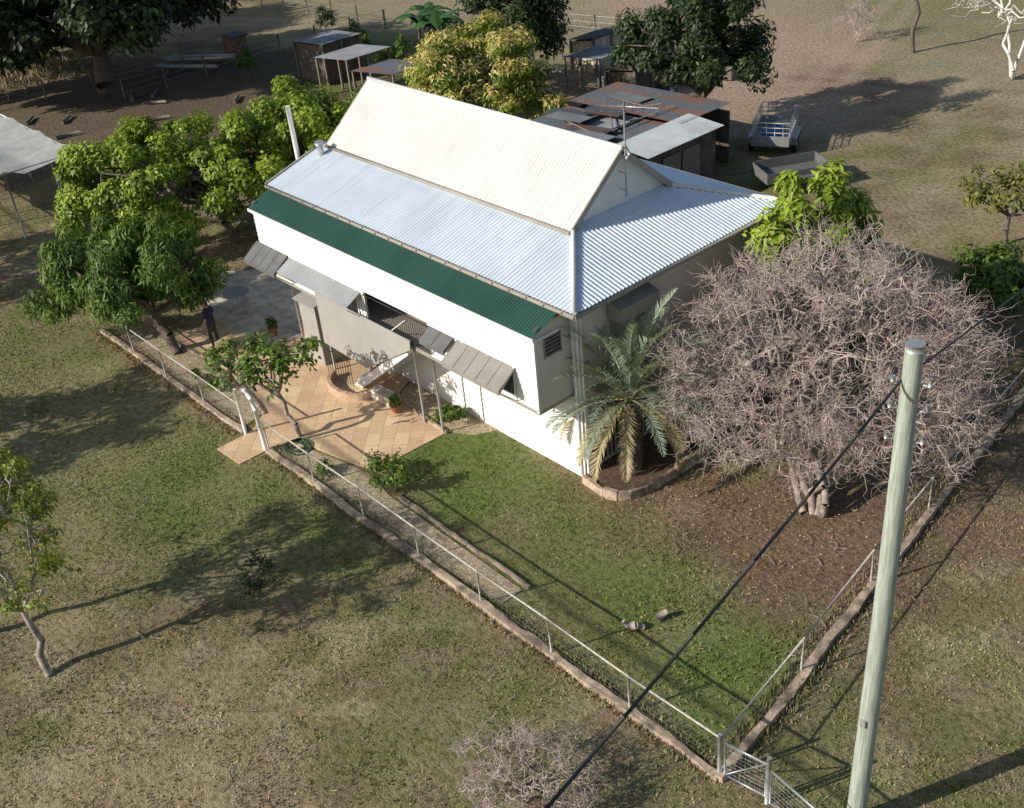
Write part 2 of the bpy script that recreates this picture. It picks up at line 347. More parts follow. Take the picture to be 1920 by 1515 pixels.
w.build('walls',[M_cream_shade,M_white],house)  # sun-facing walls painted brighter white, the others in the shade-toned cream
s=MB(); s.box((XL+.05,-ov+.04,ZE-.08),(ov-.05,0-.03,ZE-.05)); s.box((.03,-.02,ZE-.08),(ov-.05,YB-.05,ZE-.05)); s.build('soffit',[M_trim],house)
s=MB(); s.box((.024,.15,.25),(.034,2.4,2.15),1)
for i in range(15): s.box((.036,.18+i*.15,.2),(.06,.18+i*.15+.055,2.2),0)
s.box((.03,.08,2.15),(.09,2.5,2.28),2); s.box((.03,.05,0),(.1,.15,2.28),2); s.box((.03,2.42,0),(.1,2.52,2.15),2)
s.build('batten_screen',[M_trim,M_black,M_white],house)
v=MB(); VY=-1.15; VX0=-12.62; VX1=-.22; F=2.5; B=3.5
wb(v,(VX0,VY),(VX1,VY),B,4.5,(0,-1),0); wb(v,(-4.3,VY),(VX1,VY),F,B,(0,-1),0); wb(v,(VX0,VY),(-7.2,VY),F,B,(0,-1),0)
wb(v,(VX1,VY),(VX1,-.03),F,4.75,(1,0),3); wb(v,(VX0,-.03),(VX0,VY),F,4.75,(-1,0),0)
v.box((VX0,VY+.02,B),(VX1-.01,VY+.07,4.5),1); v.box((-4.28,VY+.02,F+.1),(VX1-.01,VY+.07,B),1); v.box((VX0,VY+.02,F+.1),(-7.2,VY+.07,B),1)
v.box((VX0,VY,F-.12),(VX1,-.02,F),2)
v.box((VX1-.05,VY-.03,F-.05),(VX1+.03,VY+.03,4.5),1)
v.box((-7.24,VY-.01,F),(-7.16,VY+.05,B),1); v.box((-4.34,VY-.01,F),(-4.26,VY+.05,B),1)
v.box((-6.3,-.06,F),(-5.4,-.025,4.5),2); v.box((-5.1,-.06,F+.5),(-4.5,-.03,4.3),4)
v.box((VX1+.024,-.85,3.85),(VX1+.034,-.35,4.35),4)
for q in ((-.88,-.85),(-.35,-.32)): v.box((VX1+.024,q[0],3.82),(VX1+.045,q[1],4.38),2)
for q in range(5): v.box((VX1+.036,-.85,3.88+.1*q),(VX1+.046,-.35,3.90+.1*q),2)
for a,b in ((-2.9,-1.0),(-12.3,-11.2),(-10.6,-7.5)):
    v.box((a,VY-.032,F+.15),(b,VY-.026,B-.1),4)
    n=max(2,int((b-a)/.8))
    for i in range(n+1):
        xx=a+(b-a)*i/n; v.box((xx-.025,VY-.05,F+.12),(xx+.025,VY-.033,B-.06),1)
v.build('verandah',[M_white,M_white,M_trim,M_cream_shade,M_glass],house)  # shaded right end coloured cream, sunlit front coloured white
s=MB(); kk=(4.92-4.56)/(1.21-.36)
corr(s,(-12.72,-1.25,4.56),(1,0,0),(0,1,kk),unit((0,-kk,1)),12.60,lambda t:0,lambda t:.93)
s.build('verandah_roof',[M_green],house)
s=MB(); s.box((-12.72,-1.27,4.46),(-.12,-1.24,4.55)); s.box((-.14,-1.24,4.45),(-.11,-.45,4.5)); s.build('verandah_fascia',[M_white],house)
def hood(x0,x1,z0,z1,y1,mat,name,cor=False):
    s=MB(); y0=VY-.03
    if cor:
        kk=(z0-z1)/(y0-y1); corr(s,(x0,y1,z1),(1,0,0),(0,1,kk),unit((0,-kk,1)),x1-x0,lambda t:0,lambda t:y0-y1)
    else:
        s.add([(x0,y0,z0),(x1,y0,z0),(x1,y1,z1),(x0,y1,z1),(x0,y0,z0-.03),(x1,y0,z0-.03),(x1,y1,z1-.12),(x0,y1,z1-.12)],[(0,3,2,1),(3,7,6,2),(4,5,6,7),(0,4,7,3),(1,2,6,5)],0)
        n=max(2,int((x1-x0)/.38))
        for i in range(n+1):
            xx=x0+(x1-x0)*i/n; s.path([(xx,y0,z0+.008),(xx,y1,z1+.008)],.007,4,0)
    for xx in (x0+.04,x1-.04):
        s.path([(xx,y1+.02,z1-.08),(xx,y0,z1-.55)],.012,4,1); s.path([(xx,y0+.0,z1-.55),(xx,y0,z0-.05)],.012,4,1)
    s.build(name,[mat,M_galv],house)
hood(-3.1,-.95,3.44,3.05,-1.75,M_hood,'window_hood_right')
hood(-12.75,-11.0,3.45,3.05,-1.75,M_dgrey,'window_hood_left')
hood(-10.9,-7.3,3.42,3.15,-1.7,M_trans,'pale_awning',True)
hood(-4.25,-3.25,3.44,3.2,-1.55,M_dgrey,'small_awning')
s=MB()
s.add([(.03,1.0,4.72),(.03,2.35,4.72),(.50,2.35,4.55),(.50,1.0,4.55),(.03,1.0,4.2),(.03,2.35,4.2),(.50,2.35,4.2),(.50,1.0,4.2)],[(0,3,2,1),(3,7,6,2),(0,4,7,3),(1,2,6,5)],0)
s.box((.026,1.1,3.7),(.036,2.25,4.3),1); s.build('side_window_hood',[M_hood,M_trim],house)
s=MB(); RY=VY-.05
s.path([(-7.15,RY,3.42),(-4.25,RY,3.42)],.02,6); s.path([(-7.15,RY,2.6),(-4.25,RY,2.6)],.015,6)
for i in range(30): s.path([(-7.15+i*.1,RY,2.6),(-7.15+i*.1,RY,3.42)],.008,4)
s.build('landing_railing',[M_black],house)
s=MB()
for x,y in ((-5.15,-1.14),(-4.36,-1.12)): s.path([(x,y,0),(x,y,2.42)],.035,8)
for x in (-9.6,-7.5,-11.2): s.path([(x,-1.12,0),(x,-1.12,2.4)],.035,8)
s.build('verandah_posts',[M_trim],house)
s=MB(); Y=-1.3
pl=[(-9.6,2.75),(-5.05,2.75),(-5.1,2.45),(-7.44,.98),(-9.6,1.05)]
s.add([(x,Y,z) for x,z in pl]+[(x,Y+.03,z) for x,z in pl],[list(range(5))],0); s.F.append((np.array([[9,8,7,6,5]])+s.n-10,0,False))
s.F.append((np.array([(i,i+5,(i+1)%5+5,(i+1)%5) for i in range(5)])+s.n-10,0,False))
s.build('stair_screen',[M_grey],house)
s=MB()
n=13
for i in range(n):
    t=(i+.5)/n; s.box((-8.3+2.9*t-.14,-1.15,.1+2.3*t-.02),(-8.3+2.9*t+.14,-.25,.1+2.3*t+.02),0)
for yy in (-1.22,-.22):
    a=math.atan2(2.35,2.95); s.obox((-6.85,yy,1.12),(3.78,.05,.24),0,0,0,-a)
s.path([(-8.2,-1.24,.95),(-5.2,-1.24,3.3)],.02,6,0)
s.build('stairs',[M_white],house)
s=MB(); s.box((-10.9,-1.2,.03),(-10.0,-.03,2.1),0); s.add([(-11.0,-1.35,2.1),(-9.9,-1.35,2.1),(-9.9,-.03,2.35),(-11.0,-.03,2.35)],[(0,1,2,3)],0)
s.box((-9.7,-.06,.05),(-8.8,-.03,2.05),1); s.box((-12.3,-.06,.9),(-11.4,-.03,1.9),2)
s.build('lower_storey_details',[M_grey,M_dgrey,M_glass,M_white],house)
s=MB()
s.path([(-.1,-.33,4.9),(-.06,-.06,4.6),(-.06,-.06,.1)],.04,8); s.path([(.08,.1,4.9),(.08,.06,4.6),(.08,.06,.1)],.035,8)
s.build('downpipes',[M_white],house)
s=MB(); cx,cy=-8.3,-1.25; pts=[(cx+.95*math.cos(t),cy+.7*math.sin(t)) for t in np.linspace(PI*1.05,2*PI-.1,16)]
for i in range(15):
    a,b=pts[i],pts[i+1]; s.obox(((a[0]+b[0])/2,(a[1]+b[1])/2,.15),(math.hypot(b[0]-a[0],b[1]-a[1])+.02,.12,.24),0,math.atan2(b[1]-a[1],b[0]-a[0]))
s.build('curved_low_wall',[simple('terracotta_render',(.55,.38,.27),.85,.25,3)])
s=MB(); s.path([(-9.5,-1.4,.95),(-8.2,-1.4,.95)],.015,6)
for i in range(10): s.path([(-9.5+i*.144,-1.4,.1),(-9.5+i*.144,-1.4,.95)],.01,4)
s.build('small_gate',[M_black])
s=MB(); s.obox((-6.9,-1.2,.2),(1.0,.35,.3),0,.05); s.build('concrete_block',[M_conc])
s=MB(); s.path([(-13.1,1.0,0),(-13.1,1.0,4.5),(-13.1,.97,7.0)],.075,10); s.path([(-13.1,1.0,5.2),(-12.4,1.3,5.2)],.02,6); s.build('vent_pipe',[M_white],house)
s=MB(); s.path([(-12.3,1.35,5.3),(-12.3,1.35,5.85)],.1,10); s.path([(-12.3,1.35,5.85),(-12.3,1.35,5.95)],.14,10); s.build('flue',[M_galv],house)
s=MB(); s.path([(-1.7,3.64,6.0),(-1.7,3.64,8.45)],.024,6)
s.path([(-1.95,3.64,6.15),(-1.7,3.64,6.15)],.015,4); s.path([(-1.95,3.64,6.6),(-1.7,3.64,6.6)],.015,4)
s.path([(-2.5,3.3,8.3),(-.9,4.0,8.3)],.018,4)
for i in range(9):
    t=i/8; px,py=-2.5+1.6*t,3.3+.7*t; l=.5-.28*t; s.path([(px+.4*l,py-.92*l,8.3),(px-.4*l,py+.92*l,8.3)],.012,4)
s.path([(-1.7,3.64,7.3),(-1.62,3.7,7.1),(-1.7,3.64,6.95)],.04,6); s.build('tv_antenna',[M_galv],house)
# ------------------------------------------------------------------ fences
def pipe_fence(name,p0,p1,h=1.0,sp=2.4,mesh=True,r=.022,mat=None,posts=None,rail=True):
    s=MB(); p0=np.array(p0,float);p1=np.array(p1,float); L=np.linalg.norm(p1-p0); d=(p1-p0)/L; n=max(1,int(round(L/sp)))
    rr=np.random.default_rng(int(L*100))
    P=[(*(p0+d*L*i/n+rr.normal(0,.012,2)),h+rr.normal(0,.015)) for i in range(n+1)]
    if rail: s.path(P,r,8,0)
    for q in P: s.path([(q[0]+rr.normal(0,.012),q[1]+rr.normal(0,.012),0),q],r,6,0)
    if mesh:
        hs=np.linspace(.12,h-.08,7)
        s.tubes([(*p0,z,*p1,z,.0026,.0026) for z in hs],3,1)
        m=int(L/.14); t=np.arange(m)*.14
        s.tubes([(*(p0+d*q),.1,*(p0+d*q),h,.002,.002) for q in t],3,1)
    return s.build(name,[mat or M_pipe,M_wire])
pipe_fence('front_fence',(-18,-4.85),(-8.7,-4.85)); pipe_fence('front_fence',(-7.35,-4.87),(8.25,-4.88))
pipe_fence('side_fence',(8.25,-4.88),(6.2,10.5),sp=2.9); pipe_fence('side_fence',(6.2,10.5),(4.6,22),sp=2.9)
s=MB(); s.path([(8.25,-4.88,0),(8.25,-4.88,1.12)],.04,8); s.build('fence_corner_post',[M_galv])
s=MB(); s.path([(-8.65,-4.85,0),(-8.65,-4.85,1.5)],.05,8); s.path([(-7.5,-4.9,0),(-7.55,-4.9,1.3),(-7.65,-4.9,1.6),(-7.9,-4.88,1.75),(-8.15,-4.87,1.72)],.06,10)
s.build('gate_posts',[M_white])
s=MB()
def gate(p0,p1,h0,h1,s):
    p0=np.array(p0,float);p1=np.array(p1,float)
    s.path([(*p0,h0),(*p0,h1),(*p1,h1),(*p1,h0),(*p0,h0)],.02,6,0); s.path([(*p0,h0),(*p1,h1)],.014,6,0)
    L=np.linalg.norm(p1-p0); d=(p1-p0)/L
    s.tubes([(*(p0+d*q),h0,*(p0+d*q),h1,.003,.003) for q in np.arange(0,L,.1)],3,0); s.tubes([(*p0,z,*p1,z,.003,.003) for z in np.arange(h0,h1,.1)],3,0)
gate((8.35,-4.85),(9.15,-4.72),.1,.95,s); s.path([(9.22,-4.75,0),(9.22,-4.75,1.2)],.045,8,0); gate((9.3,-4.78),(11.6,-5.1),.1,.95,s)
s.build('wire_gate',[M_galv])
for i,(a,b) in enumerate([((-43,8),(-43,18)),((-43,18),(-42,25)),((-42,25),(-36,29)),((-60,-2),(-48,0)),((-48,0),(-46,16)),((-40,34),(-30,44)),((-55,24),(-42,25)),((-36,29),(-27,31)),((-56,-6),(-56,12))]):
    pipe_fence('paddock_fence',a,b,h=1.15,sp=2.6,mesh=False,r=.05,mat=M_wood,rail=False)
    s=MB(); s.tubes([(*a,z,*b,z,.012,.012) for z in (.4,.7,1.05)],3); s.build('fence_wire',[M_galv])
# ------------------------------------------------------------------ power pole and lines
s=MB(); px,py=10.55,-4.05
s.tubes([(px,py,0,px+.02,py,4.8,.16,.145),(px+.02,py,4.8,px,py,9.5,.145,.12)],18,0,None,False)
s.tubes([(px,py,9.5,px,py,9.60,.13,.122)],18,1,None,True)
for z,a in ((9.0,.3),(8.6,.3),(8.1,.9)):
    s.path([(px-.2,py-.1,z),(px+.26,py+.1,z)],.013,6,2); s.path([(px+.23,py+.08,z),(px+.23,py+.08,z+.12)],.03,8,1)
    s.path([(px-.2,py-.1,z),(px-.2,py-.1,z+.09)],.03,8,1)
s.box((px-.03,py-.19,2.6),(px+.06,py-.14,2.75),2)
s.build('power_pole',[M_pole,M_galv,M_galv])
def wire(a,b,sag,name,r=.022):
    a=np.array(a,float);b=np.array(b,float); s=MB(); t=np.linspace(0,1,25)
    s.path([tuple(a+(b-a)*q-np.array([0,0,sag*4*q*(1-q)])) for q in t],r,6); s.build(name,[M_black])
wire((10.45,-4.1,9.05),(14.5,-34,9.2),1.0,'power_line'); wire((10.5,-4,9.1),(8.0,34,9.4),.9,'power_line',.016)
wire((-40,-17.3,8.4),(32,-17.9,8.4),.4,'power_line',.035)
# ------------------------------------------------------------------ vegetation generators
def unitv(a): return a/(np.linalg.norm(a,axis=-1,keepdims=True)+1e-9)
def leaves(mb,p,nrm,L,Wd,col,r,droop=.2,m=0):
    n=len(p); a=unitv(np.cross(nrm,r.normal(size=(n,3)))); a[:,2]-=droop; a=unitv(a); wv=unitv(np.cross(nrm,a))
    L=L[:,None];Wd=Wd[:,None]
    v=np.stack([p,p+a*L*.45+wv*Wd/2,p+a*L+np.array([0,0,-1])*L*.12,p+a*L*.45-wv*Wd/2],1).reshape(-1,3)
    mb.add(v,np.arange(4*n).reshape(-1,4),m,False,np.repeat(col,4,axis=0))
def clumps(r,c,rad,K,zmin=-.35,lo=.55):
    d=unitv(r.normal(size=(K*3,3))); d=d[d[:,2]>zmin][:K]
    ph=r.uniform(0,6,4); az=np.arctan2(d[:,1],d[:,0])
    wob=1+.16*np.sin(3*az+ph[0])+.10*np.sin(5*az+ph[1]+3*d[:,2])
    rr=(lo+(1-lo)*r.random(len(d))**.6)*wob
    return np.array(c)+d*np.array(rad)*rr[:,None]
def foliage(mb,r,C,center,n,cr,L,asp,pal,droop=.2,tip=None,tipf=0,m=0):
    K=len(C); w=r.uniform(.5,1.5,K); w/=w.sum(); i=r.choice(K,n,p=w); crk=cr*r.uniform(.65,1.25,K)
    o=unitv(r.normal(size=(n,3)))*(r.random(n)**.4)[:,None]*crk[i][:,None]; o[:,2]*=.75
    p=C[i]+o; out=unitv(p-np.array(center))
    nr=unitv(unitv(o)*.7+out*.5+np.array([0,0,.7])+r.normal(size=(n,3))*.45)
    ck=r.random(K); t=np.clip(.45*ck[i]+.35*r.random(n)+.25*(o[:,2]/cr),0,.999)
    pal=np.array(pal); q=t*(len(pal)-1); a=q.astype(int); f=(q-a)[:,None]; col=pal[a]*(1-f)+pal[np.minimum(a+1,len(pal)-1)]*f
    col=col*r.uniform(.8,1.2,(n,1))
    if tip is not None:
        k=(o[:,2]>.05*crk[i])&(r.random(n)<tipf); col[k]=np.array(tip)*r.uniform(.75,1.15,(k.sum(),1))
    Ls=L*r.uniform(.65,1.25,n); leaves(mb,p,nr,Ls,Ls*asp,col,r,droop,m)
def curve(r,a,b,n,wig,lift=0):
    t=np.linspace(0,1,n+1)[:,None]; P=a+(b-a)*t; L=np.linalg.norm(b-a)
    P[1:-1]+=r.normal(size=(n-1,3))*wig*L; P[:,2]+=(np.sin(t[:,0]*PI)*lift*L); return P
def limb(segs,P,r0,r1):
    rr=np.linspace(r0,r1,len(P)); 
    for j in range(len(P)-1): segs.append((*P[j],*P[j+1],rr[j],rr[j+1]))
def skeleton(r,base,fork,C,tr,segs,nmain=6,fine=.02):
    base=np.array(base,float);fork=np.array(fork,float)
    P=curve(r,base,fork,4,.04); limb(segs,P,tr,tr*.75)
    idx=r.choice(len(C),min(nmain,len(C)),replace=False); nodes=[fork]
    for i in idx:
        Q=curve(r,fork,C[i],5,.05,.06); limb(segs,Q,tr*.5,tr*.15)
        for j in (2,3,4): nodes.append(Q[j])
    nodes=np.array(nodes)
    for i in range(len(C)):
        if i in idx: continue
        d=np.linalg.norm(nodes-C[i],axis=1); j=int(np.argmin(d)); Q=curve(r,nodes[j],C[i],4,.07,.04); limb(segs,Q,tr*.2,fine)
def tree(name,seed,base,fork,crowns,n,K,cr,L,asp,pal,tr=.15,droop=.2,tip=None,tipf=0,bark=None,nmain=6,zmin=-.35,lo=.55):
    r=np.random.default_rng(seed); mb=MB(); segs=[]; allC=[]
    tot=sum(c[3]*c[4]*c[5] for c in crowns)
    for c in crowns:
        f=c[3]*c[4]*c[5]/tot; C=clumps(r,c[:3],c[3:6],max(5,int(K*f)),zmin,lo); allC.append(C)
        foliage(mb,r,C,c[:3],int(n*f),cr,L,asp,pal,droop,tip,tipf,0)
    skeleton(r,base,fork,np.concatenate(allC),tr,segs,nmain)
    mb.tubes(segs,7,1)
    return mb.build(name,[M_leaf,bark or M_bark])
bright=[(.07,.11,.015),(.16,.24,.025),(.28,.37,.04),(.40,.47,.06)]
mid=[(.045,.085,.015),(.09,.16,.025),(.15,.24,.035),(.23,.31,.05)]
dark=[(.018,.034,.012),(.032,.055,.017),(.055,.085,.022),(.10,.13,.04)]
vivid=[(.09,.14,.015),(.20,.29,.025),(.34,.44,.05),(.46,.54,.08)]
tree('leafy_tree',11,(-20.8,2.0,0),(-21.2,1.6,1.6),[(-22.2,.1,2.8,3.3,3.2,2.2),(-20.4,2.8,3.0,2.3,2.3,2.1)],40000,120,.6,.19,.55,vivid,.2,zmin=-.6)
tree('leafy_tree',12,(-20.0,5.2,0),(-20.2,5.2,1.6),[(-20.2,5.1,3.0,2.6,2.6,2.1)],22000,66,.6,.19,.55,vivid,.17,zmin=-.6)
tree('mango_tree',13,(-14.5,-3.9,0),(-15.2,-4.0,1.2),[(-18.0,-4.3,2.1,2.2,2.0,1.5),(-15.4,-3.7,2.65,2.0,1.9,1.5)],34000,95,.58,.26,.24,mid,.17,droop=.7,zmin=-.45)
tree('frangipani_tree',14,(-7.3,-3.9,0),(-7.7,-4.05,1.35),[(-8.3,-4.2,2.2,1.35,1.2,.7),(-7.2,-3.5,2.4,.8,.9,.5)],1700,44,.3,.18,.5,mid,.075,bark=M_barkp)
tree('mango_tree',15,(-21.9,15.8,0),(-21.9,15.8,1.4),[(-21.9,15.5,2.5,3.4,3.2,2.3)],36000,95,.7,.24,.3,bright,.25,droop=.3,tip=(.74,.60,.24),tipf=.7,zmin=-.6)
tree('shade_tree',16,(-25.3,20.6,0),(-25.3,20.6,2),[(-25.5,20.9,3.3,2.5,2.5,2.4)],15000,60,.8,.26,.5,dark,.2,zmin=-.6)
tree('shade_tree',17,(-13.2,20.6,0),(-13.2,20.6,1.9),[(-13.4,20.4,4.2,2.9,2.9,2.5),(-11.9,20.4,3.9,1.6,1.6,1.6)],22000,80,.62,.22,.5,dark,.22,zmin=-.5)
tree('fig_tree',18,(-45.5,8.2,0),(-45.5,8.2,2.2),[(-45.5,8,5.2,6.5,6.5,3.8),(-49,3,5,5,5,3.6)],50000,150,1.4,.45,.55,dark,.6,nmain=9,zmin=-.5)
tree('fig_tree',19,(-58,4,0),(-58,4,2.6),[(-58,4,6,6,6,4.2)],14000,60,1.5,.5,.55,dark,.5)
tree('leafy_shrub_tree',20,(1.6,6.9,0),(1.6,6.9,2.6),[(1.45,6.9,4.7,.95,1.5,1.6),(2.1,7.7,4.1,1.0,1.1,1.3)],6500,46,.40,.26,.38,vivid,.08,zmin=-.7)
yel=[(.10,.13,.02),(.20,.26,.035),(.34,.38,.06),(.48,.46,.10)]
tree('young_gum_tree',21,(-3.7,-12.7,0),(-4.2,-12.6,1.5),[(-4.3,-12.5,3.4,1.5,1.5,1.8)],4600,60,.34,.13,.45,yel,.09,bark=M_barkp,zmin=-.6)
tree('young_gum_tree',22,(-6.2,-13.4,0),(-6.2,-13.3,1.8),[(-6.2,-13.0,3.6,1.7,1.6,1.7)],5000,55,.4,.13,.45,yel,.09,bark=M_barkp,zmin=-.6)
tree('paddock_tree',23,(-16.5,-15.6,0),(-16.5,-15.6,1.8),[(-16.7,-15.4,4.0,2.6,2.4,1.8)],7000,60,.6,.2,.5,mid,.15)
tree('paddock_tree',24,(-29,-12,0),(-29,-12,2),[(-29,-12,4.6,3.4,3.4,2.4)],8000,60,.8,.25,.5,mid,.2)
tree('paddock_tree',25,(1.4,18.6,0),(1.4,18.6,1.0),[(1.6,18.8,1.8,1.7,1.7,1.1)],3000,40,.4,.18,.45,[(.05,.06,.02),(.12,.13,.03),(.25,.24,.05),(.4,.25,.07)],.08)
tree('garden_shrub',26,(3.0,14.5,0),(3.0,14.5,.4),[(3.0,14.5,.9,1.1,1.2,.8)],4000,30,.4,.2,.5,mid,.05,zmin=-.8)
tree('garden_shrub',27,(-3.5,-3.5,0),(-3.5,-3.5,.25),[(-3.5,-3.5,.5,.85,.5,.45)],1300,26,.22,.11,.5,mid,.025,zmin=-.7)
tree('garden_shrub',28,(-2.7,-8.0,0),(-2.7,-8.0,.2),[(-2.7,-8.0,.4,.55,.55,.4)],800,22,.16,.08,.5,dark,.02,zmin=-.7)
tree('garden_shrub',29,(-5.0,-.6,0),(-5,-.6,.15),[(-4.6,-.6,.25,.5,.3,.25)],700,14,.16,.12,.5,mid,.02,zmin=-.5)
tree('orange_shrub',30,(-19.5,-3.4,0),(-19.5,-3.4,.6),[(-19.4,-3.0,1.2,1.2,1.2,.9)],3000,28,.4,.16,.5,mid,.05,tip=(.6,.28,.03),tipf=.2,zmin=-.7)
tree('garden_shrub',31,(2.6,9.8,0),(2.6,9.8,.4),[(2.6,9.8,.8,1.0,1.6,.8)],3500,30,.35,.2,.5,dark,.05,zmin=-.8)
tree('garden_shrub',32,(-11.8,-4.3,0),(-11.8,-4.3,.2),[(-11.8,-4.3,.3,.5,.3,.3)],600,14,.16,.1,.5,mid,.02,zmin=-.5)
tree('garden_shrub',33,(-5.4,-4.35,0),(-5.4,-4.35,.15),[(-5.4,-4.35,.2,.35,.25,.2)],350,10,.14,.09,.5,mid,.02,zmin=-.5)
i=40
for (x,y,rr,h) in ((-12.6,36.2,2.2,7.5),(-24,50,2,5),(-20,52,2,5),(-30,51,2.6,5.5),(-70,30,5,8),(-66,18,5,8),(-78,44,5,8),(-60,46,3,6),(-16,52,2,5)):
    tree('paddock_tree',i,(x,y,0),(x,y,h*.5),[(x,y,h*.75,rr,rr,h*.24)],int(2100*rr),40,rr*.28,.3,.5,dark if i%2 else mid,.11); i+=1
for j,(x,y) in enumerate(((-38,17.5),(-36.5,19.5),(-34,20.2),(-33,18.4),(-31.5,20.5),(-39.5,21),(-26.5,13.2),(-28.5,13.6),(-44,22),(-40,14))):
    tree('garden_shrub',60+j,(x,y,0),(x,y,.5),[(x,y,1.0,.6,.6,.7)],700,18,.28,.18,.4,mid,.03,zmin=-.6)
def bare(name,seed,base,c,rad,lv,r0,twl,ntw,zmin=-.25,mat=None,stems=6,tw=.0075,limbmat=None):
    r=np.random.default_rng(seed); base=np.array(base,float); c=np.array(c,float); segs=[]
    ph=r.uniform(0,6,3)
    def pts(n,lo,hi):
        d=unitv(r.normal(size=(n*4,3))); d=d[d[:,2]>zmin][:n]; az=np.arctan2(d[:,1],d[:,0])
        wob=1+.10*np.sin(3*az+ph[0])+.07*np.sin(5*az+ph[1]+4*d[:,2])
        return c+d*np.array(rad)*((lo+(hi-lo)*r.random(len(d)))*wob)[:,None]
    P=base+np.stack([r.normal(0,.16,stems),r.normal(0,.16,stems),np.full(stems,.1)],1)
    st=c+np.stack([np.cos(np.arange(stems)*2*PI/stems+.4)*rad[0]*.32,np.sin(np.arange(stems)*2*PI/stems+.4)*rad[1]*.32,r.uniform(-.5,-.1,stems)*rad[2]],1)
    for k in range(stems): limb(segs,curve(r,P[k],st[k],6,.04),r0,r0*.5)
    par=st; rr=r0*.5
    for li,(n,lo,hi) in enumerate(lv):
        Q=pts(n,lo,hi); rn=rr*.6
        newn=[]
        for q in Q:
            d=np.linalg.norm(par-q,axis=1)+.15*r.random(len(par)); j=int(np.argmin(d))
            W=curve(r,par[j],q,4,.09,-.02); limb(segs,W,rr,rn); newn.append(W[2]); newn.append(q)
        par=np.array(newn); rr=max(rn,.008)
    tips=par[r.integers(0,len(par),ntw)]
    n=len(tips); d=unitv(unitv(tips-c)*.7+r.normal(size=(n,3))*.8); p=tips
    T=[]
    for k in range(5):
        L=twl/5*r.uniform(.6,1.4,(n,1)); p2=p+d*L; T.append(np.concatenate([p,p2,np.full((n,1),tw-.001*k),np.full((n,1),tw-.001*(k+1))],1)); p=p2; d=unitv(d+r.normal(size=(n,3))*.6+np.array([0,0,.08]))
    mb=MB(); segs=[q for q in segs if max(q[2],q[5])>0.02]; S_=np.array(segs); big=S_[:,6]>.035
    mb.tubes(S_[big],7,1); mb.tubes(S_[~big],5,0); TT=np.concatenate(T); TT[:,2]=np.maximum(TT[:,2],.02); TT[:,5]=np.maximum(TT[:,5],.025); mb.tubes(TT,3,0)
    return mb.build(name,[mat or M_twig,limbmat or mat or M_limb])
bare('bare_frangipani_tree',71,(5.2,2.5,0),(4.05,4.15,3.1),(3.8,3.8,2.8),[(24,.35,.6),(95,.45,.8),(380,.55,.95),(1400,.6,1.02)],.10,.62,8800,stems=8,zmin=-.72,tw=.0075)
bare('bare_shrub',72,(6.0,-7.7,0),(6.0,-7.6,.45),(1.35,1.3,.7),[(12,.3,.7),(45,.5,1.),(150,.6,1.1)],.022,.4,800,zmin=-.3,mat=M_twig,tw=.0065)
bare('bare_tree',73,(9.6,-12.2,0),(9.6,-12.2,3.0),(1.6,1.6,1.5),[(12,.3,.6),(40,.5,.9),(120,.7,1.)],.06,.4,300)
bare('dead_white_tree',74,(-6.6,34.7,0),(-7.2,34.9,3.4),(2.4,2.4,2.3),[(12,.4,.8),(45,.6,1.),(120,.8,1.05)],.09,.7,260,mat=simple('white_dead_wood',(.75,.71,.64),.8,.2,3),stems=3,tw=.014)
bare('bare_shrub',75,(-16,36.5,0),(-16,36.5,1.2),(1.2,1.2,1.2),[(14,.3,.6),(60,.5,.9)],.03,.5,200,zmin=-.5,tw=.012)
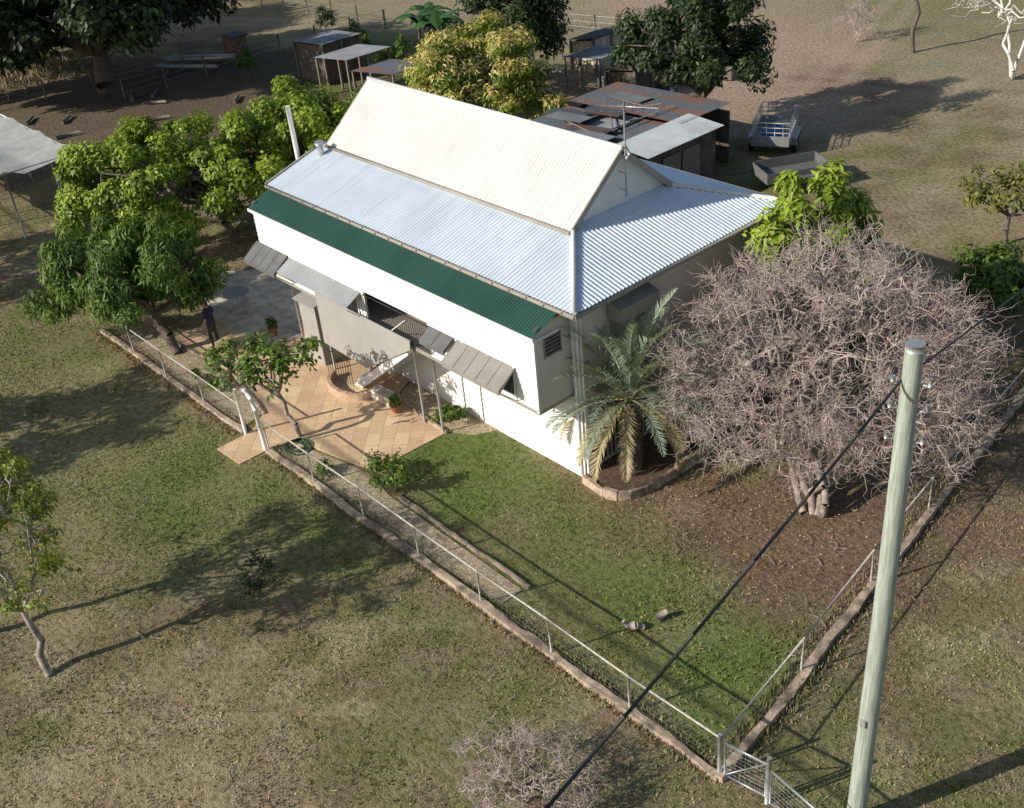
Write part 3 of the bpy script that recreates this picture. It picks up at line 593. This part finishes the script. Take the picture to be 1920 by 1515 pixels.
def palm():
    r=np.random.default_rng(5); mb=MB(); c=np.array([.72,1.0,.1]); top=c+np.array([.0,0,2.1])
    zz=np.linspace(0,2.1,12)
    mb.tubes([(c[0],c[1],.1+zz[i],c[0],c[1],.1+zz[i+1],.24+.03*math.sin(i*2),.22+.03*math.cos(i*2)) for i in range(11)],12,1)
    for i in range(170):
        a=i*2.4; z=.15+2.0*i/170; d=np.array([math.cos(a),math.sin(a),0]); p=np.array([c[0],c[1],z])+d*.2
        mb.path([tuple(p),tuple(p+d*.09+np.array([0,0,.13]))],.035,4,1,True,.015)
    NF=60
    for i in range(NF):
        f=i/(NF-1); az=i*2.39996+r.normal(0,.12); el=math.radians(88-105*f**1.35+r.normal(0,6)); L=r.uniform(2.6,3.1)*(1-.25*f)
        n=16; P=[top+np.array([math.cos(az),math.sin(az),0])*.1]; e=el
        for k in range(n):
            d=np.array([math.cos(az)*math.cos(e),math.sin(az)*math.cos(e),math.sin(e)]); P.append(P[-1]+d*L/n); e-=math.radians(1.4+2.4*f+ .22*k)
        P=np.array(P); P[:,2]=np.maximum(P[:,2],.12); mb.path(P,.02,4,2,True,.005)
        side=np.array([-math.sin(az),math.cos(az),0]); m=46
        t=np.linspace(.14,.99,m)*n; i0=np.minimum(t.astype(int),n-1); fr=(t-i0)[:,None]; q=P[i0]*(1-fr)+P[i0+1]*fr; tg=unitv(P[i0+1]-P[i0]); up=unitv(np.cross(tg,side))
        up*=np.sign(up[:,2:3]+1e-6)
        ll=.34*np.sin(np.clip((t/n)*.9+.12,0,1)*PI)**.6+.05
        old=f>.76
        for sg in (1,-1):
            dd=unitv(tg*.9+side*sg*.7+up*.38+r.normal(size=(m,3))*.12); e1=q+dd*ll[:,None]; e1[:,2]-=.03*ll/.4
            wv=unitv(np.cross(dd,up))*.012
            v=np.stack([q-wv,q+wv,(q+e1)/2+wv*1.1,e1,(q+e1)/2-wv*1.1],1)
            col=np.array([(.34,.41,.32)])*r.uniform(.75,1.25,(m,1)) if not old else np.array([(.50,.42,.25)])*r.uniform(.7,1.2,(m,1))
            if .25>f: col=np.array([(.38,.46,.34)])*r.uniform(.8,1.2,(m,1))
            mb.add(v.reshape(-1,3),np.arange(5*m).reshape(-1,5),0,False,np.repeat(col,5,axis=0))
    return mb.build('date_palm',[M_leaf,M_bark,simple('palm_rachis',(.40,.40,.22),.6,.2,5)])
palm()
def banana(x,y,seed):
    r=np.random.default_rng(seed); mb=MB(); mb.path([(x,y,0),(x+.1,y,1.4)],.12,8,1,True,.08)
    for i in range(9):
        az=i*2.4; e=math.radians(r.uniform(45,80)); P=[np.array([x+.1,y,1.3])]
        for k in range(7):
            P.append(P[-1]+np.array([math.cos(az)*math.cos(e),math.sin(az)*math.cos(e),math.sin(e)])*.27); e-=math.radians(18)
        side=np.array([-math.sin(az),math.cos(az),0])
        V=[];F=[]
        for k,p in enumerate(P): 
            w_=.3*math.sin(PI*min(1,(k+.3)/7.3)); V+=[p-side*w_+np.array([0,0,-.06]),p,p+side*w_+np.array([0,0,-.06])]
        for k in range(7): F+=[(3*k,3*k+1,3*k+4,3*k+3),(3*k+1,3*k+2,3*k+5,3*k+4)]
        mb.add(V,F,0,False,np.array([.06,.15,.04])*r.uniform(.7,1.3))
    mb.build('banana_plant',[M_leaf,M_bark])
for j,(x,y) in enumerate(((-36.3,23.3),(-35.2,24.2),(-34.6,23.2),(-37,24.6))): banana(x,y,j)
# ------------------------------------------------------------------ outbuildings
def cshed(name,x0,x1,y0,y1,h0,h1,roofm,wallm,walls=True,axis='x'):
    e_=empty(name); s=MB()
    kk=(h1-h0)/(x1-x0); corr(s,(x0,y0,h0),(0,1,0),(1,0,kk),unit((-kk,0,1)),y1-y0,lambda t:0,lambda t:x1-x0,0,.13,.02)
    o=s.build('roof',[roofm],e_)
    s=MB()
    for x,h in ((x0+.1,h0),(x1-.1,h1)):
        for y in np.linspace(y0+.1,y1-.1,3): s.box((x-.05,y-.05,0),(x+.05,y+.05,h-.04),0)
    if walls:
        x0_,x1_,y0_,y1_=x0+.15,x1-.15,y0+.15,y1-.15; 
        corr(s,(x1_,y0_,0),(0,1,0),(0,0,1),(1,0,0),y1_-y0_,lambda t:0,lambda t:h1-.1,1,.13,.02); corr(s,(x0_,y0_,0),(0,1,0),(0,0,1),(1,0,0),y1_-y0_,lambda t:0,lambda t:h0-.1,1,.13,.02)
        corr(s,(x0_,y0_,0),(1,0,0),(0,0,1),(0,1,0),x1_-x0_,lambda t:0,lambda t:h0-.1+kk*t,1,.13,.02); corr(s,(x0_,y1_,0),(1,0,0),(0,0,1),(0,1,0),x1_-x0_,lambda t:0,lambda t:h0-.1+kk*t,1,.13,.02)
    s.build('frame_and_walls',[M_wood,wallm],e_)
    return e_
M_corrg=roofmat('old_galvanised',(.30,.31,.32),.45,.3,.4)
M_shedw=simple('rusty_wall',(.15,.12,.10),.8,.35,2)
sh=empty('tin_shed')
s=MB()
corr(s,(-16.9,13.1,2.05),(0,1,0),(1,0,.055),unit((-.055,0,1)),3.2,lambda t:0,lambda t:6.0,0,.13,.02)
corr(s,(-16.9,16.3,2.28),(0,1,0),(1,0,.03),unit((-.03,0,1)),3.0,lambda t:0,lambda t:6.2,0,.13,.02)
corr(s,(-11.2,13.0,2.50),(0,1,0),(1,0,-.08),unit((.08,0,1)),4.3,lambda t:0,lambda t:1.75,1,.13,.02)
corr(s,(-14.8,14.1,2.32),(0,1,0),(1,0,.02),unit((-.02,0,1)),2.0,lambda t:0,lambda t:2.2,2,.13,.02)
r=np.random.default_rng(12)
for q in range(7):
    a,b=r.uniform(-16.5,-13),r.uniform(13.3,18); s.obox((a+.9,b,2.42+.03*q),(1.9,.75,.012),0 if q%3 else 2,r.uniform(-.1,.1),0,-.04)
for q in range(6): s.path([(r.uniform(-16,-12),r.uniform(13.5,18),2.52),(r.uniform(-16,-12),r.uniform(13.5,18),2.5)],.03,5,3)
s.build('roof',[M_rust,roofmat('pale_iron',(.50,.54,.56),.4,.2,.3),M_corrg,M_wood],sh)
s=MB()
corr(s,(-9.7,13.3,0),(0,1,0),(0,0,1),(1,0,0),3.8,lambda t:0,lambda t:2.3,0,.13,.02); corr(s,(-16.6,13.4,0),(1,0,0),(0,0,1),(0,1,0),6.9,lambda t:0,lambda t:2.0,0,.13,.02)
corr(s,(-16.6,19.1,0),(1,0,0),(0,0,1),(0,1,0),6.0,lambda t:0,lambda t:2.2,0,.13,.02); corr(s,(-16.6,13.4,0),(0,1,0),(0,0,1),(1,0,0),5.7,lambda t:0,lambda t:2.0,0,.13,.02)
s.box((-9.66,14.0,.05),(-9.62,15.0,2.0),1); s.box((-9.66,15.1,.05),(-9.62,16.1,2.0),1)
s.build('walls',[M_shedw,M_wood],sh)
cshed('chicken_shed',-23.8,-21.2,22.6,25.0,1.5,1.8,M_corrg,M_shedw,False); cshed('chicken_shed',-21.0,-18.9,22.6,25.2,1.3,1.6,M_rust,M_shedw,True); cshed('chicken_shed',-25.8,-23.9,25.0,27.8,1.5,1.8,M_rust,M_conc,True)
cshed('garden_shelter',-37.8,-34.8,15.8,18.4,2.0,2.2,M_corrg,M_shedw,True); cshed('garden_shelter',-33.8,-30.8,14.6,17.4,2.0,2.3,M_corrg,M_shedw,False); cshed('garden_shelter',-30.6,-27.0,14.6,17.0,1.8,2.2,M_rust,M_shedw,False)
s=MB(); r=np.random.default_rng(31)
for q in range(26):
    x,y=r.uniform(-27,-17.5),r.uniform(20.5,29); 
    if r.random()<.5: s.obox((x,y,r.uniform(.1,.4)),(r.uniform(.3,1.2),r.uniform(.3,.8),r.uniform(.15,.7)),int(r.integers(0,4)),r.uniform(0,3))
    else: s.path([(x,y,.05),(x+r.normal(0,.8),y+r.normal(0,.8),r.uniform(.05,1.0))],.04,5,int(r.integers(0,4)))
s.build('yard_clutter',[M_rust,M_galv,M_wood,M_conc])
ss=empty('shade_sail'); s=MB(); nx,ny=14,8; V=[];Fc=[]
for a in range(nx+1):
    for b in range(ny+1):
        x=-28.4-10.5*a/nx; y=-.4-6*b/ny; V.append((x,y,2.75+.12*math.sin(a*1.57)*1.0-.25*math.sin(PI*b/ny)+.35*(b==ny//2)))
for a in range(nx):
    for b in range(ny): q=a*(ny+1)+b; Fc.append((q,q+1,q+ny+2,q+ny+1))
s.add(V,Fc,0,True); s.build('fabric',[simple('shade_cloth',(.42,.42,.40),.9,.15,2)],ss)
s=MB()
for x in (-28.4,-31.9,-35.4,-38.9):
    for y in (-.4,-3.4,-6.4): s.path([(x,y,0),(x,y,2.75)],.04,6)
s.path([(-28.4,-.4,2.73),(-28.4,-6.4,2.73)],.03,6); s.path([(-28.4,-.4,2.73),(-38.9,-.4,2.73)],.03,6); s.path([(-28.4,-6.4,2.73),(-38.9,-6.4,2.73)],.03,6)
s.tubes([(-28.4,-.4,z,-28.4,-6.4,z,.006,.006) for z in np.arange(.2,2.6,.25)],3); s.tubes([(-28.4,y,0,-28.4,y,2.7,.006,.006) for y in np.arange(-6.4,-.4,.25)],3)
s.build('frame',[M_galv],ss)
def trailer(x,y,rz,cage,name,col):
    s=MB(); M=Matrix.Translation((x,y,0))@Matrix.Rotation(rz,4,'Z')
    def T(p): return tuple(M@Vector(p))
    def ob(c,sz,m): s.obox(T(c),sz,m,rz)
    ob((0,0,.55),(2.6,1.5,.05),0)
    for yy in (-.75,.75): ob((0,yy,.75),(2.6,.04,.4),0)
    for xx in (-1.3,1.3): ob((xx,0,.75),(.04,1.5,.4),0)
    for yy in (-.87,.87):
        for xx in (-.35,.35):
            c=T((xx,yy-.09,.32)); d=T((xx,yy+.09,.32)); s.tubes([(*c,*d,.32,.32)],16,1,None,True); c=T((xx,yy-.1,.32)); d=T((xx,yy+.1,.32)); s.tubes([(*c,*d,.16,.16)],10,0,None,True)
        ob((0,yy,.68),(1.5,.24,.04),0); ob((.75,yy,.56),(.04,.24,.26),0); ob((-.75,yy,.56),(.04,.24,.26),0)
    s.path([T((1.3,.5,.5)),T((2.3,0,.5)),T((1.3,-.5,.5))],.035,6,0); s.path([T((2.2,0,.5)),T((2.2,0,.05))],.03,6,0)
    if cage:
        for z in (1.1,1.3,1.5): s.path([T((-1.3,-.75,z)),T((1.3,-.75,z)),T((1.3,.75,z)),T((-1.3,.75,z)),T((-1.3,-.75,z))],.018,5,0)
        for xx in np.linspace(-1.3,1.3,8):
            for yy in (-.75,.75): s.path([T((xx,yy,.9)),T((xx,yy,1.5))],.014,5,0)
        for yy in np.linspace(-.5,.5,4):
            for xx in (-1.3,1.3): s.path([T((xx,yy,.9)),T((xx,yy,1.5))],.014,5,0)
        s.obox(T((.2,.1,.68)),(1.2,.8,.16),2,rz)
    s.build(name,[col,M_black,simple('blue_tarp',(.08,.2,.4),.6,.2,4)])
trailer(-10.2,21.6,math.radians(118),True,'cage_trailer',M_galv); trailer(-7.2,18.6,math.radians(60),False,'box_trailer',M_dgrey)
s=MB()
for i in range(7):
    s.box((-45.3-.5,16.0,i*.16),(-45.3+.5,16.9,i*.16+.15),0)
s.box((-45.9,15.9,1.12),(-44.7,17.0,1.22),1); s.build('brick_incinerator',[simple('old_brick',(.28,.15,.10),.9,.4,6),M_rust])
s=MB(); s.path([(-47.5,13,.25),(-44,15.5,.3)],.2,10); s.path([(-47,12,.2),(-43.5,14,.2)],.12,8); s.build('stacked_pipes',[M_galv])
s=MB(); r=np.random.default_rng(9)
for i in range(16):
    a=r.uniform(0,PI); x,y=r.uniform(-46,-33),r.uniform(2,12); s.path([(x,y,.1),(x+math.cos(a)*1.2,y+math.sin(a)*1.2,.12)],.1,7,0,True,.07)
s.build('fallen_logs',[M_wood])
s=MB(); s.path([(4.5,-3.25,.1),(4.62,-3.15,.14),(4.7,-3.0,.05)],.11,8,0,True,.07); s.path([(4.75,-2.6,.06),(4.85,-2.4,.18)],.1,8,0,True,.06); s.path([(4.5,-3.25,.1),(4.42,-3.32,.26)],.06,7,0,True,.04); s.build('tree_stump',[M_barkp])
s=MB(); th=np.linspace(0,14*PI,180); rr=.32+.12*np.sin(th*.31); s.path([(-6.9+rr_*math.cos(t),-4.25+rr_*.8*math.sin(t),.06+.03*math.sin(t*1.7)) for t,rr_ in zip(th,rr)],.014,5); s.build('garden_hose',[simple('hose_green',(.03,.10,.05),.5,.1,3)])
# small metal chair and table on the terrace
s=MB(); cx,cy=-14.5,-1.4
for dx in (-.22,.22):
    s.path([(cx+dx,cy-.22,.04),(cx+dx,cy-.2,.45)],.014,6,0); s.path([(cx+dx,cy+.24,.04),(cx+dx,cy+.2,.45),(cx+dx,cy+.28,.92)],.014,6,0); s.path([(cx+dx,cy-.2,.62),(cx+dx,cy+.23,.66)],.014,6,0)
for q in range(6): s.path([(cx-.22,cy-.2+q*.08,.45),(cx+.22,cy-.2+q*.08,.45)],.012,5,0); s.path([(cx-.2+q*.08,cy+.2,.45),(cx-.2+q*.08,cy+.28,.92)],.009,5,0)
s.build('patio_chair',[M_galv])
s=MB(); tx,ty=-15.5,-1.0; s.tubes([(tx,ty,.70,tx,ty,.73,.45,.45)],24,0,None,True); s.path([(tx,ty,.03),(tx,ty,.7)],.03,8)
for a in range(3): s.path([(tx,ty,.3),(tx+.35*math.cos(a*2.1),ty+.35*math.sin(a*2.1),.04)],.015,6)
s.build('round_patio_table',[M_galv])
# potted plants against the wall
def pot(x,y,seed,h=.3):
    r=np.random.default_rng(seed); mb=MB(); mb.tubes([(x,y,.03,x,y,.03+h,.11,.16),(x,y,.03+h,x,y,.06+h,.175,.175)],16,1,None,True)
    C=np.array([[x,y,h+.2],[x+.08,y,h+.3],[x-.07,y+.05,h+.28]]); foliage(mb,r,C,(x,y,h),220,.17,.13,.4,mid,.1); mb.build('potted_plant',[M_leaf,simple('terracotta_pot',(.36,.17,.10),.8,.2,5)])
for j,(x,y,h) in enumerate(((-12.2,-.45,.3),(-11.6,-.5,.24),(-13.0,-1.2,.28),(-6.2,-1.35,.22))): pot(x,y,200+j,h)
# ------------------------------------------------------------------ person standing at the patio edge
def person(x,y,rz):
    V=[];E=[];Rr=[]
    def add(p,r,par=None):
        V.append(p);Rr.append(r)
        if par is not None: E.append((par,len(V)-1))
        return len(V)-1
    pel=add((0,0,.93),(.155,.11)); wa=add((0,.01,1.08),(.14,.10),pel); ch=add((0,.0,1.28),(.165,.115),wa); sh_=add((0,-.01,1.41),(.13,.09),ch); nk=add((0,-.015,1.48),(.06,.06),sh_)
    hd=add((0,-.03,1.56),(.075,.085),nk); h2=add((0,-.03,1.64),(.082,.098),hd); add((0,-.02,1.70),(.05,.06),h2); add((0,-.115,1.585),(.016,.018),hd)
    for sg in (1,-1):
        hip=add((sg*.09,0,.86),(.095,.10),pel); kn=add((sg*.11,-.03-.03*sg,.48),(.058,.062),hip); ank=add((sg*.12,.02-.04*sg,.09),(.040,.045),kn); add((sg*.13,-.12-.04*sg,.05),(.04,.03),ank)
        sd=add((sg*.185,-.01,1.38),(.062,.062),sh_); el_=add((sg*.25,.0,1.10),(.043,.043),sd); wr=add((sg*.22,-.16,.90),(.028,.028),el_); pm=add((sg*.215,-.215,.85),(.036,.020),wr)
        for q in range(4):
            b=add((sg*(.19+.016*q),-.25,.815),(.009,.009),pm); add((sg*(.188+.015*q),-.262,.775+.006*abs(q-1.5)),(.0075,.0075),b)
        b=add((sg*.178,-.215,.835),(.010,.010),pm); add((sg*.165,-.235,.80),(.008,.008),b)
    me=bpy.data.meshes.new('t'); me.from_pydata(V,E,[]); ob=bpy.data.objects.new('t',me); scene.collection.objects.link(ob)
    mod=ob.modifiers.new('s','SKIN'); 
    for i_,r_ in enumerate(Rr): me.skin_vertices[0].data[i_].radius=r_
    me.skin_vertices[0].data[0].use_root=True
    ob.modifiers.new('u','SUBSURF').levels=2
    dg=bpy.context.evaluated_depsgraph_get(); m2=bpy.data.meshes.new_from_object(ob.evaluated_get(dg)); bpy.data.objects.remove(ob)
    for m in (simple('skin',(.48,.29,.21),.6,.1,8),simple('navy_shirt',(.045,.035,.095),.9,.2,10),simple('dark_trousers',(.06,.06,.07),.9,.2,10),simple('shoes',(.03,.025,.02),.7,.1,8),simple('brown_hair',(.06,.04,.025),.8,.3,20)): m2.materials.append(m)
    for p in m2.polygons:
        c=p.center; p.use_smooth=True; ax=abs(c.x)
        if c.z>1.47: k_=4 if (c.z>1.655 or (c.y>.0 and c.z>1.52)) else 0
        elif ax>.175 and c.z<1.16 and c.z>.7: k_=0
        elif c.z>.93: k_=1
        elif c.z>.10: k_=2
        else: k_=3
        p.material_index=k_
    o=bpy.data.objects.new('standing_person',m2); o.location=(x,y,.035); o.rotation_euler=(0,0,rz); scene.collection.objects.link(o)
person(-13.8,-2.85,math.radians(-60))
def reeds():
    r=np.random.default_rng(4); mb=MB(); n=1800; x=-54+r.normal(0,1.8,n); y=7+r.normal(0,4,n)
    h=r.uniform(.15,.5,n); p=np.stack([x,y,0*x],1); a=r.uniform(0,2*PI,n); d=np.stack([np.cos(a),np.sin(a),0*a],1)*.05; tt=p+np.stack([r.normal(0,.2,n),r.normal(0,.2,n),h],1)
    mb.add(np.stack([p-d,p+d,tt],1).reshape(-1,3),np.arange(3*n).reshape(-1,3),0,False,np.repeat(np.array([[.36,.29,.18]])*r.uniform(.5,1.2,(n,1)),3,axis=0)); mb.build('dry_reeds',[M_blade])
reeds()
r=np.random.default_rng(8); mb=MB()
x=np.concatenate([r.normal(5.0,2.2,1300),r.uniform(-14,11,300)]); y=np.concatenate([r.normal(1.6,2.0,1300),r.uniform(-14,4,300)]); ok=~((x<0.1)&(y>-.1)); x=x[ok];y=y[ok];n=len(x)
col=np.array([[.50,.34,.20]])*r.uniform(.5,1.3,(n,1)); leaves(mb,np.stack([x,y,np.full(n,.06)],1),unitv(np.array([[0,0,1.]])+r.normal(size=(n,3))*.3),r.uniform(.04,.08,n),r.uniform(.02,.04,n),col,r,0); mb.build('fallen_leaves',[M_blade])
# fallen twigs on the grass
s=MB(); r=np.random.default_rng(17)
for q in range(46):
    x,y=(r.uniform(-9,12),r.uniform(-14,-5.5)) if q%2 else (r.normal(5,2.4),r.normal(1,2)); a=r.uniform(0,PI); L=r.uniform(.2,.8)
    if x<.3 and y>-.3: continue
    s.path([(x,y,.03),(x+math.cos(a)*L*.5,y+math.sin(a)*L*.5,.06),(x+math.cos(a+.4)*L,y+math.sin(a+.4)*L,.03)],.011,4,0,True,.005)
s.build('fallen_twigs',[M_barkp])
# ------------------------------------------------------------------ light
el=math.radians(28); dh=unit((.38,.925,0))
sd=Vector((dh[0]*math.cos(el),dh[1]*math.cos(el),-math.sin(el)))
sun=bpy.data.lights.new('sun','SUN'); sun.energy=5.0; sun.angle=math.radians(.5); sun.color=(1,.94,.83)
so=bpy.data.objects.new('sun',sun); so.rotation_mode='QUATERNION'; so.rotation_quaternion=sd.to_track_quat('-Z','Y'); so.location=(-30,-60,40); scene.collection.objects.link(so)
w_=bpy.data.worlds.new('World'); scene.world=w_; w_.use_nodes=True; nt=w_.node_tree
sky=nt.nodes.new('ShaderNodeTexSky'); sky.sky_type='NISHITA'; sky.sun_disc=False; sky.sun_elevation=el; sky.sun_rotation=math.atan2(-dh[0],-dh[1])
nt.links.new(sky.outputs[0],nt.nodes['Background'].inputs[0]); nt.nodes['Background'].inputs[1].default_value=.10
# ------------------------------------------------------------------ camera
f=2089.36; C=Vector((16.641,-15.696,17.015)); ya,p,ro=[math.radians(q) for q in (50.847,32.578,-5.761)]
fw=Vector((-math.sin(ya)*math.cos(p),math.cos(ya)*math.cos(p),-math.sin(p))); rt_=Vector((math.cos(ya),math.sin(ya),0)); up=rt_.cross(fw)
R=rt_*math.cos(ro)+up*math.sin(ro); U=up*math.cos(ro)-rt_*math.sin(ro)
cam=bpy.data.cameras.new('camera'); cam.sensor_width=36; cam.lens=f/1920*36; cam.clip_end=1500; cam.clip_start=.1
co=bpy.data.objects.new('camera',cam); co.matrix_world=Matrix(((R.x,U.x,-fw.x,C.x),(R.y,U.y,-fw.y,C.y),(R.z,U.z,-fw.z,C.z),(0,0,0,1)))
scene.collection.objects.link(co); scene.camera=co
scene.view_settings.view_transform='Standard'; scene.view_settings.look='None'; scene.view_settings.exposure=0
